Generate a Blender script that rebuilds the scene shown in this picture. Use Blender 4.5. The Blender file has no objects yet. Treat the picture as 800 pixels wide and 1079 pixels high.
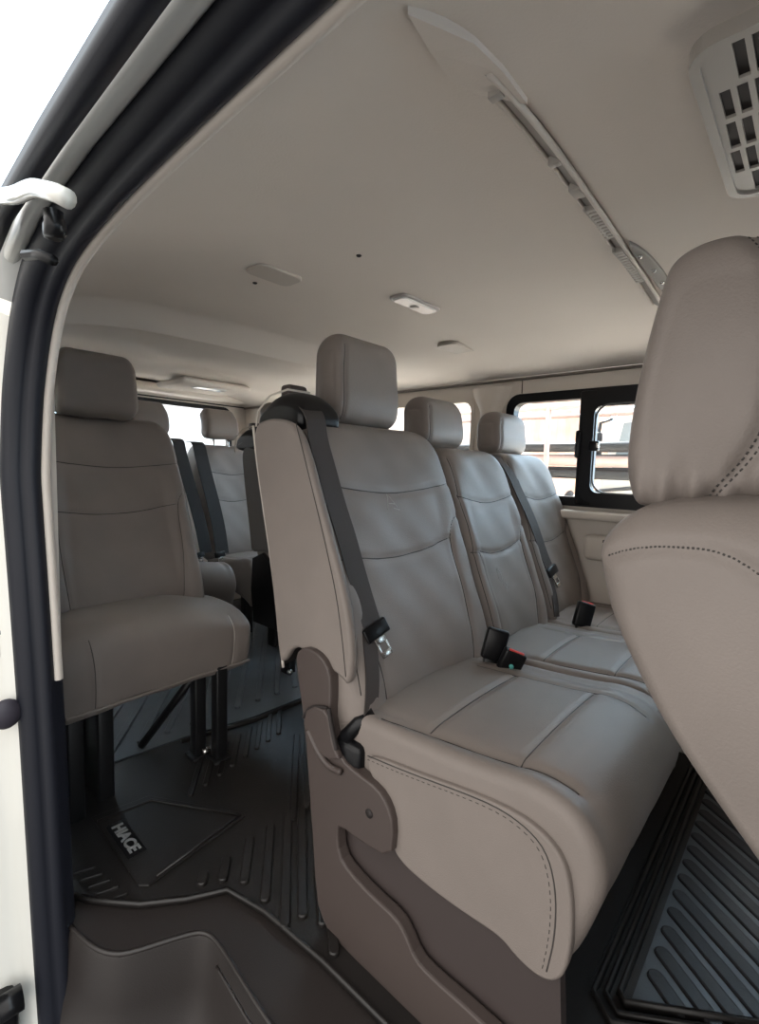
import bpy, bmesh, math, random
import numpy as np
from mathutils import Vector, Matrix
from mathutils.bvhtree import BVHTree
random.seed(4)
S = bpy.context.scene
COL = S.collection

# ------------------------------------------------------------ camera, sky, sun, exposure
FPX = 515.0
def _n(v): return v / np.linalg.norm(v)
_dx = _n(np.array([868-400, 508-539.5, FPX])); _dy = _n(np.array([-171-400, 477-539.5, FPX]))
_dy = _n(_dy - _dx*_dx.dot(_dy)); _dz = -np.cross(_dx, _dy)
if _dz[1] > 0: _dz = -_dz
_R = np.stack([_dx, _dy, _dz])
cd = bpy.data.cameras.new('camera'); cam = bpy.data.objects.new('camera', cd); COL.objects.link(cam)
cd.sensor_fit = 'HORIZONTAL'; cd.sensor_width = 36; cd.lens = FPX/800*36; cd.clip_start = 0.01
M4 = Matrix.Identity(4)
for i in range(3):
    M4[i][0] = _R[i, 0]; M4[i][1] = -_R[i, 1]; M4[i][2] = -_R[i, 2]
M4[2][3] = 0.9
cam.matrix_world = M4
S.camera = cam
S.view_settings.view_transform = 'Standard'; S.view_settings.look = 'None'
S.view_settings.gamma = 1; S.view_settings.use_curve_mapping = False
S.view_settings.exposure = 0.0

W = bpy.data.worlds.new('sky'); S.world = W; W.use_nodes = True
nt = W.node_tree; nt.nodes.clear()
out = nt.nodes.new('ShaderNodeOutputWorld'); bg = nt.nodes.new('ShaderNodeBackground')
tc = nt.nodes.new('ShaderNodeTexCoord'); sep = nt.nodes.new('ShaderNodeSeparateXYZ')
rmp = nt.nodes.new('ShaderNodeValToRGB')
mr = nt.nodes.new('ShaderNodeMapRange'); mr.inputs['From Min'].default_value = -1; mr.inputs['From Max'].default_value = 1
nt.links.new(tc.outputs['Generated'], sep.inputs[0]); nt.links.new(sep.outputs['X'], mr.inputs['Value'])
nt.links.new(mr.outputs[0], rmp.inputs[0])
rmp.color_ramp.elements[0].position = 0.30; rmp.color_ramp.elements[0].color = (0.62, 0.60, 0.575, 1)
rmp.color_ramp.elements[1].position = 0.75; rmp.color_ramp.elements[1].color = (1.25, 1.66, 1.98, 1)
mz = nt.nodes.new('ShaderNodeMapRange'); mz.interpolation_type = 'SMOOTHSTEP'
mz.inputs['From Min'].default_value = 0.45; mz.inputs['From Max'].default_value = 0.9; mz.inputs['To Min'].default_value = 3.6; mz.inputs['To Max'].default_value = 5.0
nt.links.new(sep.outputs['Z'], mz.inputs['Value']); nt.links.new(mz.outputs[0], bg.inputs[1])
nt.links.new(rmp.outputs[0], bg.inputs[0])
nt.links.new(bg.outputs[0], out.inputs[0])
sd = bpy.data.lights.new('sun', 'SUN'); sun = bpy.data.objects.new('sun', sd); COL.objects.link(sun)
sd.energy = 40; sd.angle = math.radians(1.0); sd.color = (1, 0.95, 0.88)
sun.rotation_euler = Vector((-0.62, -0.25, -1.1)).to_track_quat('-Z', 'Y').to_euler()

# ------------------------------------------------------------ materials
def mat(name, col, rough=0.5, metal=0.0, bump=0.0, bscale=200, var=0.0, vscale=6, spec=0.5, coat=0.0, sheen=0.0):
    m = bpy.data.materials.new(name); m.use_nodes = True
    n = m.node_tree.nodes; l = m.node_tree.links; b = n['Principled BSDF']
    b.inputs['Base Color'].default_value = (*col, 1); b.inputs['Roughness'].default_value = rough
    b.inputs['Metallic'].default_value = metal; b.inputs['Specular IOR Level'].default_value = spec
    b.inputs['Coat Weight'].default_value = coat
    t = n.new('ShaderNodeTexCoord')
    if bump:
        ns = n.new('ShaderNodeTexNoise'); ns.inputs['Scale'].default_value = bscale; ns.inputs['Detail'].default_value = 4
        bp = n.new('ShaderNodeBump'); bp.inputs['Strength'].default_value = bump; bp.inputs['Distance'].default_value = 0.002
        l.new(t.outputs['Object'], ns.inputs['Vector']); l.new(ns.outputs[0], bp.inputs['Height']); l.new(bp.outputs[0], b.inputs['Normal'])
    if var:
        n2 = n.new('ShaderNodeTexNoise'); n2.inputs['Scale'].default_value = vscale; n2.inputs['Detail'].default_value = 5
        r = n.new('ShaderNodeValToRGB')
        r.color_ramp.elements[0].position = .3; r.color_ramp.elements[1].position = .7
        r.color_ramp.elements[0].color = (*[c*(1-var) for c in col], 1); r.color_ramp.elements[1].color = (*[min(1, c*(1+var)) for c in col], 1)
        l.new(t.outputs['Object'], n2.inputs['Vector']); l.new(n2.outputs[0], r.inputs[0]); l.new(r.outputs[0], b.inputs['Base Color'])
    return m
LEATHER = mat('grey_leatherette', (0.210, 0.180, 0.162), 0.46, bump=0.25, bscale=420, var=0.05, vscale=9, spec=0.3)
SEAM = mat('seam_thread', (0.05, 0.045, 0.042), 0.8)
PIPING = mat('pale_piping', (0.55, 0.50, 0.44), 0.6)
PLASTIC = mat('brown_plastic', (0.068, 0.052, 0.047), 0.42, bump=0.12, bscale=700)
PLASTIC_IN = mat('pocket_plastic', (0.050, 0.038, 0.036), 0.5, bump=0.1, bscale=700)
BLACKP = mat('black_plastic', (0.006, 0.006, 0.007), 0.3, spec=.3)
BLACKM = mat('black_painted_steel', (0.010, 0.010, 0.011), 0.4)
WEB = mat('belt_webbing', (0.045, 0.036, 0.033), 0.7, bump=0.4, bscale=900)
WEBK = mat('black_webbing', (0.012, 0.011, 0.012), 0.75, bump=0.4, bscale=900)
CHROME = mat('steel', (0.62, 0.60, 0.57), 0.25, metal=1.0)
RED = mat('red_button', (0.55, 0.04, 0.03), 0.4)
TEAL = mat('teal_print', (0.10, 0.42, 0.38), 0.5)
HEAD = mat('headliner', (0.61, 0.55, 0.495), 0.9, bump=0.25, bscale=260, var=0.02, vscale=3, spec=0.15)
TRIM = mat('beige_trim', (0.64, 0.575, 0.51), 0.5, bump=0.05, bscale=500)
LAMPC = mat('lamp_cover', (0.43, 0.38, 0.33), 0.5)
LENS = mat('lamp_lens', (0.70, 0.68, 0.65), 0.18)
GRIL = mat('grille_plastic', (0.38, 0.35, 0.315), 0.38)
DARKS = mat('dark_slot', (0.02, 0.015, 0.014), 0.7)
SEAL = mat('rubber_seal', (0.010, 0.011, 0.017), 0.5, bump=0.05, bscale=300, spec=.35)
PAINT = mat('white_paint', (0.74, 0.72, 0.66), 0.22, coat=0.5)
GUTTER = mat('gutter_paint', (0.50, 0.50, 0.48), 0.30, coat=0.3)
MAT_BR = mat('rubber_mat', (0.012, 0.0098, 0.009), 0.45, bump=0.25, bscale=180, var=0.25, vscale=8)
MAT_BL = mat('rubber_mat_sky_tint', (0.10, 0.112, 0.125), 0.40, bump=0.15, bscale=220, var=0.1, vscale=12)  # blue sky light on the mats is put into this colour
RIB_BL = mat('rubber_rib', (0.026, 0.026, 0.029), 0.5, bump=0.2, bscale=220)
STEP = mat('step_plastic', (0.022, 0.0175, 0.016), 0.45, bump=0.15, bscale=350)
DECAL = mat('grey_letter', (0.26, 0.26, 0.26), 0.5)
CONC = mat('concrete', (0.60, 0.55, 0.49), 0.9, var=0.12, vscale=2)

# ------------------------------------------------------------ mesh helpers
def tag(o, label=None, cat=None, group=None, kind=None):
    if label: o['label'] = label
    if cat: o['category'] = cat
    if group: o['group'] = group
    if kind: o['kind'] = kind
    return o
def empty(name, loc, label=None, cat=None, group=None):
    o = bpy.data.objects.new(name, None); COL.objects.link(o); o.location = loc; o.empty_display_size = .05
    o['_o'] = list(loc)
    return tag(o, label, cat, group)
def link(name, V, F, mats, parent=None, mi=None, smooth=None, sm=True):
    me = bpy.data.meshes.new(name)
    V = np.asarray(V, float)
    if parent is not None: V = V - wloc(parent)
    me.from_pydata(V.tolist(), [], [list(map(int, f)) for f in F])
    for m in (mats if isinstance(mats, (list, tuple)) else [mats]): me.materials.append(m)
    if mi is not None: me.polygons.foreach_set('material_index', np.asarray(mi, dtype=np.int32))
    if smooth is None: smooth = [sm]*len(F)
    me.polygons.foreach_set('use_smooth', smooth)
    me.update()
    o = bpy.data.objects.new(name, me); COL.objects.link(o)
    if parent is not None: o.parent = parent
    return o
def wloc(p):
    v = np.zeros(3)
    while p is not None:
        v = v + np.array(p.location); p = p.parent
    return v
class MB:
    """collects shapes in world coordinates and links them as ONE mesh"""
    def __init__(s): s.V = []; s.F = []; s.M = []; s.Sm = []
    def add(s, V, F, m=0, sm=True):
        o = len(s.V); s.V += [tuple(v) for v in V]; s.F += [[i+o for i in f] for f in F]; s.M += [m]*len(F)
        s.Sm += (list(sm) if isinstance(sm, (list, tuple)) else [sm]*len(F)); return s
    def build(s, name, mats, parent=None): return link(name, s.V, s.F, mats, parent, s.M, s.Sm)
    def box(s, a, b, bev=0.0, m=0, rot=None, seg=2):
        bm = bmesh.new(); bmesh.ops.create_cube(bm, size=1)
        c = [(a[i]+b[i])/2 for i in range(3)]; d = [abs(b[i]-a[i]) for i in range(3)]
        for v in bm.verts: v.co = Vector((v.co.x*d[0], v.co.y*d[1], v.co.z*d[2]))
        if bev: bmesh.ops.bevel(bm, geom=bm.edges[:], offset=min(bev, min(d)*.49), segments=seg, profile=.5, affect='EDGES')
        mtx = Matrix.Translation(c) @ (rot.to_4x4() if rot else Matrix.Identity(4))
        bm.verts.ensure_lookup_table()
        s.add([mtx @ v.co for v in bm.verts], [[v.index for v in f.verts] for f in bm.faces], m, sm=False if not bev else True); bm.free(); return s
    def tube(s, pts, r, n=8, m=0, cap=True, flat=None):
        P = [Vector(p) for p in pts]; V = []; F = []; prev = None
        for i, p in enumerate(P):
            t = (P[min(i+1, len(P)-1)] - P[max(i-1, 0)]).normalized()
            if prev is None:
                u = t.cross(Vector((0, 0, 1)));
                if u.length < .1: u = t.cross(Vector((0, 1, 0)))
                u.normalize()
            else:
                u = (prev - t*prev.dot(t)).normalized()
            prev = u; w = t.cross(u); rr = r[i] if isinstance(r, (list, tuple)) else r
            for k in range(n):
                a = 2*math.pi*k/n; V.append(p + (u*math.cos(a) + w*math.sin(a))*rr)
        for i in range(len(P)-1):
            for k in range(n):
                k2 = (k+1) % n; F.append([i*n+k, i*n+k2, (i+1)*n+k2, (i+1)*n+k])
        if cap: F.append(list(range(n))[::-1]); F.append([(len(P)-1)*n+k for k in range(n)])
        return s.add(V, F, m)
    def sweep(s, pts, prof, up=(1, 0, 0), m=0, closed_prof=True, cap=True):
        """profile (a,b) swept along pts: a along 'side' = t x up, b along up"""
        P = [Vector(p) for p in pts]; V = []; F = []; U = Vector(up).normalized(); n = len(prof)
        for i, p in enumerate(P):
            t = (P[min(i+1, len(P)-1)] - P[max(i-1, 0)]).normalized()
            sd_ = t.cross(U).normalized()
            for a, b in prof: V.append(p + sd_*a + U*b)
        for i in range(len(P)-1):
            for k in range(n if closed_prof else n-1):
                k2 = (k+1) % n; F.append([i*n+k, i*n+k2, (i+1)*n+k2, (i+1)*n+k])
        if cap and closed_prof: F.append(list(range(n))[::-1]); F.append([(len(P)-1)*n+k for k in range(n)])
        return s.add(V, F, m)
    def prism(s, poly, axis, a, b, bev=0.0, m=0, smooth=False, seg=2):
        """poly in the two other axes (in order), extruded from a to b on axis"""
        bm = bmesh.new()
        def mk(p, t):
            q = list(p); q.insert(axis, t); return q
        vs = [bm.verts.new(mk(p, a)) for p in poly]; f = bm.faces.new(vs)
        r = bmesh.ops.extrude_face_region(bm, geom=[f])
        for v in r['geom']:
            if isinstance(v, bmesh.types.BMVert): v.co[axis] = b
        bmesh.ops.recalc_face_normals(bm, faces=bm.faces[:])
        if bev:
            es = [e for e in bm.edges if abs(e.verts[0].co[axis]-e.verts[1].co[axis]) < 1e-6]
            bmesh.ops.bevel(bm, geom=es, offset=bev, segments=seg, profile=.5, affect='EDGES', clamp_overlap=True)
        bmesh.ops.triangulate(bm, faces=[fc for fc in bm.faces if len(fc.verts) > 4])
        bm.verts.ensure_lookup_table(); bm.faces.ensure_lookup_table()
        sm = [smooth and len(fc.verts) == 4 for fc in bm.faces]
        s.add([v.co.copy() for v in bm.verts], [[v.index for v in fc.verts] for fc in bm.faces], m, sm); bm.free(); return s
    def sphere(s, c, r, sc=(1, 1, 1), m=0, nu=16, nv=10):
        V = []; F = []
        for j in range(nv+1):
            th = math.pi*j/nv
            for i in range(nu):
                ph = 2*math.pi*i/nu
                V.append((c[0]+r*sc[0]*math.sin(th)*math.cos(ph), c[1]+r*sc[1]*math.sin(th)*math.sin(ph), c[2]+r*sc[2]*math.cos(th)))
        for j in range(nv):
            for i in range(nu):
                i2 = (i+1) % nu; F.append([j*nu+i, (j+1)*nu+i, (j+1)*nu+i2, j*nu+i2])
        return s.add(V, F, m)
def chaikin(p, it=3, closed=True):
    p = np.asarray(p, float)
    for _ in range(it):
        q = np.roll(p, -1, 0) if closed else p[1:]
        a = p if closed else p[:-1]
        n = np.empty((2*len(a), p.shape[1])); n[0::2] = a*.75+q*.25; n[1::2] = a*.25+q*.75
        if not closed: n = np.vstack([p[:1], n, p[-1:]])
        p = n
    return p
def resamp(p, n, closed=True):
    p = np.asarray(p, float)
    q = np.vstack([p, p[:1]]) if closed else p
    d = np.r_[0, np.cumsum(np.linalg.norm(np.diff(q, axis=0), axis=1))]
    t = np.linspace(0, d[-1], n, endpoint=not closed)
    return np.stack([np.interp(t, d, q[:, k]) for k in range(q.shape[1])], 1)
def segdist(A, B, line):
    """distance of points (A,B) to a polyline"""
    L = np.asarray(line, float); D = np.full(A.shape, 1e9)
    for i in range(len(L)-1):
        p, q = L[i], L[i+1]; e = q-p; t = np.clip(((A-p[0])*e[0]+(B-p[1])*e[1])/max(e.dot(e), 1e-12), 0, 1)
        D = np.minimum(D, np.hypot(A-p[0]-t*e[0], B-p[1]-t*e[1]))
    return D
def smooth_line(L, n=40): return resamp(chaikin(L, 3, False), n, False)

def body(name, prof, x0, x1, r, parent, mats=LEATHER, n=150, nx=50, rx=None, it=3, dome=0.0, disp=None, seams=(), keep=None, rend=8, scale=False):
    """closed side profile (y,z) extruded along x, edges rounded by r, flat ends domed; disp(V)->V; seams = (axis, line, radius, material index, dash)"""
    P = resamp(chaikin(prof, it), n)
    ar = 0.5*np.sum(P[:, 0]*np.roll(P[:, 1], -1)-np.roll(P[:, 0], -1)*P[:, 1])
    if ar < 0: P = P[::-1]
    T = np.roll(P, -1, 0)-np.roll(P, 1, 0); T /= np.linalg.norm(T, axis=1)[:, None]
    N = np.stack([-T[:, 1], T[:, 0]], 1)         # inward for ccw
    C = P.mean(0); rx = rx or r
    rings = []
    ks = [0.06, .3, .55, .75, .9]
    E = P + N*r
    if scale:
        E = C+(P-C)*(1-r/np.linalg.norm(P-C, axis=1).mean()); ks = list(np.linspace(.04, .96, 16))
    for k in ks: rings.append((x0 - dome*(1-k*k), C+(E-C)*k))
    for i in range(rend+1):
        a = math.pi/2*i/rend; rings.append((x0+rx*(1-math.sin(a)), P+N*r*(1-math.cos(a)) if False else P+N*r*(1-math.sin(a))))
    # use a quarter circle: x advance with cos, inset with 1-sin
    rings = rings[:len(ks)]
    for i in range(rend+1):
        a = math.pi/2*i/rend; rings.append((x0+rx*(1-math.cos(a)), P+(E-P)*(1-math.sin(a))))
    for x in np.linspace(x0+rx, x1-rx, nx)[1:-1]: rings.append((x, P))
    for i in range(rend, -1, -1):
        a = math.pi/2*i/rend; rings.append((x1-rx*(1-math.cos(a)), P+(E-P)*(1-math.sin(a))))
    for k in ks[::-1]: rings.append((x1 + dome*(1-k*k), C+(E-C)*k))
    V = np.concatenate([np.column_stack([np.full(n, x), q]) for x, q in rings])
    F = []
    for j in range(len(rings)-1):
        for i in range(n):
            i2 = (i+1) % n; F.append([j*n+i, (j+1)*n+i, (j+1)*n+i2, j*n+i2])
    F.append(list(range(n))); F.append([(len(rings)-1)*n+i for i in range(n)][::-1])
    if disp is not None: V = disp(V)
    grooves = [s_ for s_ in seams if s_[0] in ('front', 'top', 'side')]
    for s_ in grooves:
        ax, line, rad, mi, dash = s_; line = smooth_line(line)
        if ax == 'front': d = segdist(V[:, 0], V[:, 2], line); msk = V[:, 1] < C[0]+ (V[:, 2]-C[1])*.33
        elif ax == 'top': d = segdist(V[:, 0], V[:, 1], line); msk = V[:, 2] > C[1]
        else: d = segdist(V[:, 1], V[:, 2], line); msk = V[:, 0] < x0+(x1-x0)*.3
        g = np.exp(-(d/.006)**2)*.0045*msk
        V[:, {'front': 1, 'top': 2, 'side': 0}[ax]] += g*{'front': 1, 'top': -1, 'side': 1}[ax]
    mb = MB(); mb.add(V, F, 0)
    if seams:
        tree = BVHTree.FromPolygons([tuple(v) for v in V], F)
        for ax, line, rad, mi, dash in seams:
            line = smooth_line(line, 90 if dash else 50)
            pts = []
            for a, b in line:
                if ax == 'front': o, d = Vector((a, -9, b)), Vector((0, 1, 0))
                elif ax == 'top': o, d = Vector((a, b, 9)), Vector((0, 0, -1))
                else: o, d = Vector((-9, a, b)), Vector((1, 0, 0))
                h = tree.ray_cast(o, d)
                if h[0] is not None: pts.append(h[0]+d*rad*.2)
            if len(pts) < 3: continue
            if dash:
                k = 0
                while k < len(pts)-1: mb.tube(pts[k:k+2], rad, 5, mi); k += 2
            else: mb.tube(pts, rad, 5, mi)
    o = mb.build(name, mats, parent)
    TREES[o.name] = BVHTree.FromPolygons([tuple(v) for v in V], F)
    return o

TREES = {}
def front_y(o, x, z, off=.003):
    h = TREES[o.name].ray_cast(Vector((x, -9, z)), Vector((0, 1, 0)))
    return h[0].y-off if h[0] is not None else None
def flap(name, poly, xa, xb, bev, parent, mats, tubes=(), it=3):
    m = MB(); m.prism([tuple(p) for p in resamp(chaikin(poly, it), 150)], 0, xa, xb, bev=bev, smooth=True)
    for line, r, mi, dash in tubes:
        pts = [(xa-r*.3, y, z) for y, z in smooth_line(line, 90 if dash else 50)]
        if dash:
            for k in range(0, 89, 2): m.tube(pts[k:k+2], r, 5, mi)
        else: m.tube(pts, r, 5, mi)
    return m.build(name, mats, parent)
def smoothstep(a, b, x):
    t = np.clip((x-a)/(b-a), 0, 1); return t*t*(3-2*t)

# ------------------------------------------------------------ the seat kit (all dimensions in metres, world coordinates)
SM = [LEATHER, SEAM, PIPING]
def backrest(root, cx, hw, y0, z0=.42, z1=1.0, thick=.17, rec=.34, rc=.08, taper=0.0, lean=0.0, hi=True, bolster=.02, seams=True, res=1.0, ribs=0.002):
    yf = lambda z: y0 + (z-.45)*rec
    H = z1-z0
    prof = [(yf(z0)+.01, z0), (yf(z0+.10)-.012, z0+.10), (yf(z0+.24), z0+.24), (yf(z0+.4)+.004, z0+.40), (yf(z1-.08)+.0, z1-.08), (yf(z1-.02)+.012, z1-.012), (yf(z1)+.05, z1+.004), (yf(z1)+thick*.7, z1), (yf(z1-.03)+thick*.98, z1-.05),
            (yf(z1-.2)+thick*1.03, z1-.2), (yf(z0+.1)+thick*1.15, z0+.1), (yf(z0)+thick*1.1, z0)]
    x0, x1 = cx-hw, cx+hw
    zs = z1-rc-.05
    def disp(V):
        x = V[:, 0]-cx; a = np.abs(x)
        e = np.clip((a-(hw-rc))/rc, 0, 1)
        drop = rc*(1-np.sqrt(np.clip(1-e*e, 0, 1)))
        up = smoothstep(zs-.10, z1, V[:, 2]); V[:, 2] -= drop*up*.95
        V[:, 0] = cx + x*(1-taper*np.clip((V[:, 2]-z0)/H, 0, 1.2))
        fr = smoothstep(.06, -.0, V[:, 1]-yf(V[:, 2]))
        b = smoothstep(hw*.60, hw*.82, a)*smoothstep(hw*1.0, hw*.9, a)
        V[:, 1] -= fr*bolster*b*smoothstep(z1-.1, z1-.22, V[:, 2])
        V[:, 1] += fr*.006*smoothstep(hw*.6, 0, a)
        V[:, 1] += fr*.0018*np.sin(V[:, 2]*37+x*21)*np.sin(x*33+V[:, 2]*9)
        return V
    sl = []
    if seams:
        q = hw*.70
        r_ = .0013 if hi else .0018
        zu, zl = z1-.145, z1-.29
        sl = [('front', [(x0+.02, zu+.012), (cx-q*.6, zu-.004), (cx, zu-.012), (cx+q*.6, zu-.004), (x1-.012, zu+.012)], r_, 1, False),
              ('front', [(cx-q, zl+.010), (cx-q*.4, zl-.006), (cx+q*.3, zl-.003), (cx+q, zl+.02)], r_, 1, False),
              ('front', [(x1-.006, zl+.075), (cx+q+.03, zl+.066), (cx+q, zl+.02), (cx+q+.004, zl-.10), (cx+q-.012, z0+.03)], r_, 1, False),
              ('front', [(x0+.012, zl+.010), (cx-q, zl+.010), (cx-q-.004, zl-.10), (cx-q+.012, z0+.03)], r_, 1, False),
              ('front', [(x0+.030, z1-.03), (x0+.022, zu), (x0+.016, zl), (x0+.016, z0+.08)], r_, 1, False)]
    return body('backrest', prof, x0, x1, .028, root, SM, n=int(170*res), nx=int(90*res), disp=disp, seams=sl, dome=.004)

def headrest(root, cx, hw, yf, zb, zt, thick=.10, rec=.22, parts=True, seam=True):
    h = zt-zb
    f = lambda z: yf+(z-zb)*rec
    prof = [(f(zb)+.012, zb), (f(zb)-.004, zb+h*.25), (f(zb)+.004, zb+h*.6), (f(zt)-.004, zt-.025), (f(zt)+.02, zt+.002), (f(zt)+thick*.75, zt), (f(zt)+thick*.98, zt-.03),
            (f(zb)+thick*1.08, zb+h*.5), (f(zb)+thick*1.05, zb+.02), (f(zb)+thick*.85, zb-.004)]
    rc = hw*.34
    def disp(V):
        x = V[:, 0]-cx; a = np.abs(x); e = np.clip((a-(hw-rc))/rc, 0, 1)
        V[:, 2] -= (rc*(1-np.sqrt(np.clip(1-e*e, 0, 1))))*.8*smoothstep(zt-rc*1.6, zt, V[:, 2])
        V[:, 2] += (rc*(1-np.sqrt(np.clip(1-e*e, 0, 1))))*.45*smoothstep(zb+rc*1.2, zb, V[:, 2])
        V[:, 0] = cx+x*(1-.07*(V[:, 2]-zb)/h)
        V[:, 2] += .0016*np.sin(x*60)*smoothstep(zb+.03, zb, V[:, 2])
        return V
    sl = [('front', [(cx-hw+.022, zb+.012), (cx-hw+.02, zb+h*.5), (cx-hw+.028, zt-.03)], .0011, 1, False)] if seam else []
    o = body('headrest', prof, cx-hw, cx+hw, .022, root, SM, n=110, nx=44, disp=disp, seams=sl, dome=.006)
    if parts:
        for s in (-1, 1):
            MB().tube([(cx+s*hw*.45, f(zb)+thick*.5-.018, zb-.075), (cx+s*hw*.45, f(zb)+thick*.5, zb+.02)], .0055, 8).build('headrest_post', CHROME, o)
    return o

def seat_cushion(root, x0, x1, yb, yfr, zt=.455, zfr=.475, zh=.25, zb=.30, seams=True, skirt=True, res=1.0, wid=True):
    prof = [(yb+.07, zt-.03), (yb+.04, zt-.004), (yb-.12, zt+.002), (yfr+.16, zt+.012), (yfr+.09, zfr), (yfr+.03, zfr-.012), (yfr-.004, zfr-.05), (yfr-.016, zfr-.10),
            (yfr+.002, zh+.07), (yfr+.028, zh), (yfr+.045, zh-.006), (yfr+.06, zh+.01), (yfr+.12, zb-.02), (yb-.1, zb+.0), (yb+.06, zb+.04)]
    cx = (x0+x1)/2; hw = (x1-x0)/2
    def disp(V):
        x = V[:, 0]-cx; a = np.abs(x)/hw
        top = smoothstep(zt-.05, zt, V[:, 2])
        V[:, 2] += top*.008*(1-np.clip(a*1.2, 0, 1)**2)
        V[:, 2] -= top*.010*np.exp(-((a-.80)/.06)**2)*.3
        V[:, 1] += .0025*np.sin(x*55+V[:, 2]*12)*smoothstep(zh+.12, zh, V[:, 2])
        return V
    sl = []
    if seams:
        r_ = .0013
        a0, a1 = x0+.045, x1-.10
        sl = [('top', [(a0-.02, yb-.04), (a0-.005, yb-.15), (a0+.0, yfr+.10), (a0+.004, yfr+.04)], r_, 1, False),
              ('top', [(a1, yb-.04), (a1+.008, yb-.15), (a1+.01, yfr+.10), (a1-.004, yfr+.03)], r_, 1, False),
              ('top', [(a0, yb-.135), (a1, yb-.135)], r_, 1, False),
              ('top', [(a0, yfr+.125), (a1, yfr+.125)], r_, 1, False)]
    return body('seat_cushion', prof, x0, x1, .022, root, SM, n=int(170*res), nx=int(80*res), disp=disp, seams=sl, dome=.002)

def strap(mb, pts, w, th=.0022, m=0, side=(1, 0, 0)):
    P = resamp(chaikin(pts, 3, False), 40, False); V = []; F = []
    sv = Vector(side).normalized()
    for i in range(len(P)):
        t = Vector(P[min(i+1, 39)]-P[max(i-1, 0)]).normalized(); s = (sv-t*sv.dot(t)).normalized(); nrm = t.cross(s)
        p = Vector(P[i])
        for a, b in ((-1, -1), (1, -1), (1, 1), (-1, 1)): V.append(p+s*a*w/2+nrm*b*th/2)
    for i in range(len(P)-1):
        for k in range(4): F.append([i*4+k, i*4+(k+1) % 4, (i+1)*4+(k+1) % 4, (i+1)*4+k])
    F += [[3, 2, 1, 0], [156, 157, 158, 159]]
    mb.add(V, F, m, sm=False); return mb

def tongue(parent, p, d, s, sc=1.0):
    """belt tongue at p, pointing along d, wide along s"""
    d = Vector(d).normalized(); s = Vector(s); s = (s-d*s.dot(d)).normalized(); n = d.cross(s)
    R3 = Matrix((s, d, n)).transposed()
    def xf(pts): return [Vector(p)+R3@(Vector(q)*sc) for q in pts]
    m = MB(); b = MB().box((-.031, -.014, -.006), (.031, .016, .006), .004)
    m.add(xf(b.V), b.F, 0, True)
    m.build('tongue_holder', BLACKP, parent)
    k = MB()
    w, L, q = .0135, .056, .005
    for a_, b_ in (((-w, .014, -.0016), (-w+q, L, .0016)), ((w-q, .014, -.0016), (w, L, .0016)), ((-w, L-.012, -.0016), (w, L, .0016)), ((-w, .012, -.0016), (w, .028, .0016))):
        bb = MB().box(a_, b_, .0008); k.add(xf(bb.V), bb.F, 0, True)
    k.build('metal_tongue', CHROME, parent)

def buckle(root, p, d, s, red=True):
    d = Vector(d).normalized(); s = Vector(s); s = (s-d*s.dot(d)).normalized(); n = d.cross(s)
    R3 = Matrix((s, d, n)).transposed()
    def xf(pts): return [Vector(p)+R3@Vector(q) for q in pts]
    b = MB().box((-.026, -.04, -.012), (.026, .035, .012), .006, seg=3); m = MB(); m.add(xf(b.V), b.F)
    st = MB().box((-.016, -.075, -.005), (.016, -.035, .005), .002); m.add(xf(st.V), st.F)
    o = m.build('belt_buckle', BLACKP, root)
    if not red: return o
    r = MB().box((-.018, .030, -.0085), (.018, .0375, -.001), .002); mm = MB(); mm.add(xf(r.V), r.F); mm.build('release_button', RED, o)
    return o

# ================================================================= THE SETTING
XL, XR = .262, 1.82            # inner faces of the two side walls
def ceil_z(x, y):
    x = np.asarray(x, float); y = np.asarray(y, float)
    u = (x-1.03)/.785
    z = 1.352 - np.where(u < 0, .118, .080)*np.abs(u)**np.where(u < 0, 5.0, 3.2)
    # shallow lowered rear panel: soft shoulder then crease
    yc = 1.56+.05*(u*u)
    z = z - .056*np.clip((y-(yc-.13))/.13, 0, 1)**1.7*(1-smoothstep(yc+.15, yc+.60, y))*smoothstep(1.25, .6, np.abs(u+.3)) + .008*smoothstep(yc-.003, yc+.004, y)*(1-smoothstep(yc, yc+.5, y))
    y2 = 2.30
    z = z - .045*np.clip((y-(y2-.06))/.12, 0, 1)**1.7*(1-smoothstep(y2+.12, y2+.5, y))*smoothstep(1.25, .6, np.abs(u+.3))
    # gently raised field in front of the far window
    # lowered front slab with a rounded rear lip
    yl = .302+.045*(x-.47)
    z = z - .013*smoothstep(yl+.012, yl-.022, y)*smoothstep(.36, .50, x)
    return z
def ceil_build():
    ys = np.unique(np.r_[np.linspace(-1.2, .3, 30), np.linspace(.24, .38, 50), np.linspace(.39, 1.2, 36), np.linspace(1.2, 1.75, 110), np.linspace(1.75, 2.95, 60)])
    xs = np.linspace(XL-.012, XR+.0, 70)
    X, Y = np.meshgrid(xs, ys); Z = ceil_z(X, Y)
    n = len(xs); V = np.column_stack([X.ravel(), Y.ravel(), Z.ravel()]); F = []
    for j in range(len(ys)-1):
        for i in range(n-1): F.append([j*n+i, (j+1)*n+i, (j+1)*n+i+1, j*n+i+1])
    o = link('ceiling', V, F, HEAD); tag(o, kind='structure')
ceil_build()
def struct(mb, name, mats, **k):
    o = mb.build(name, mats); tag(o, kind='structure'); return o
# outer roof
m = MB()
pts = [(.172, 1.262), (.192, 1.30), (.25, 1.37), (.5, 1.42), (1.03, 1.44), (1.56, 1.42), (1.86, 1.35), (1.90, 1.25), (1.86, 1.24), (1.83, 1.30), (1.55, 1.385), (1.03, 1.40), (.5, 1.385), (.27, 1.33), (.2, 1.262)]
m.prism(pts, 1, -1.2, 3.0); struct(m, 'trim_1', PAINT)
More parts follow.
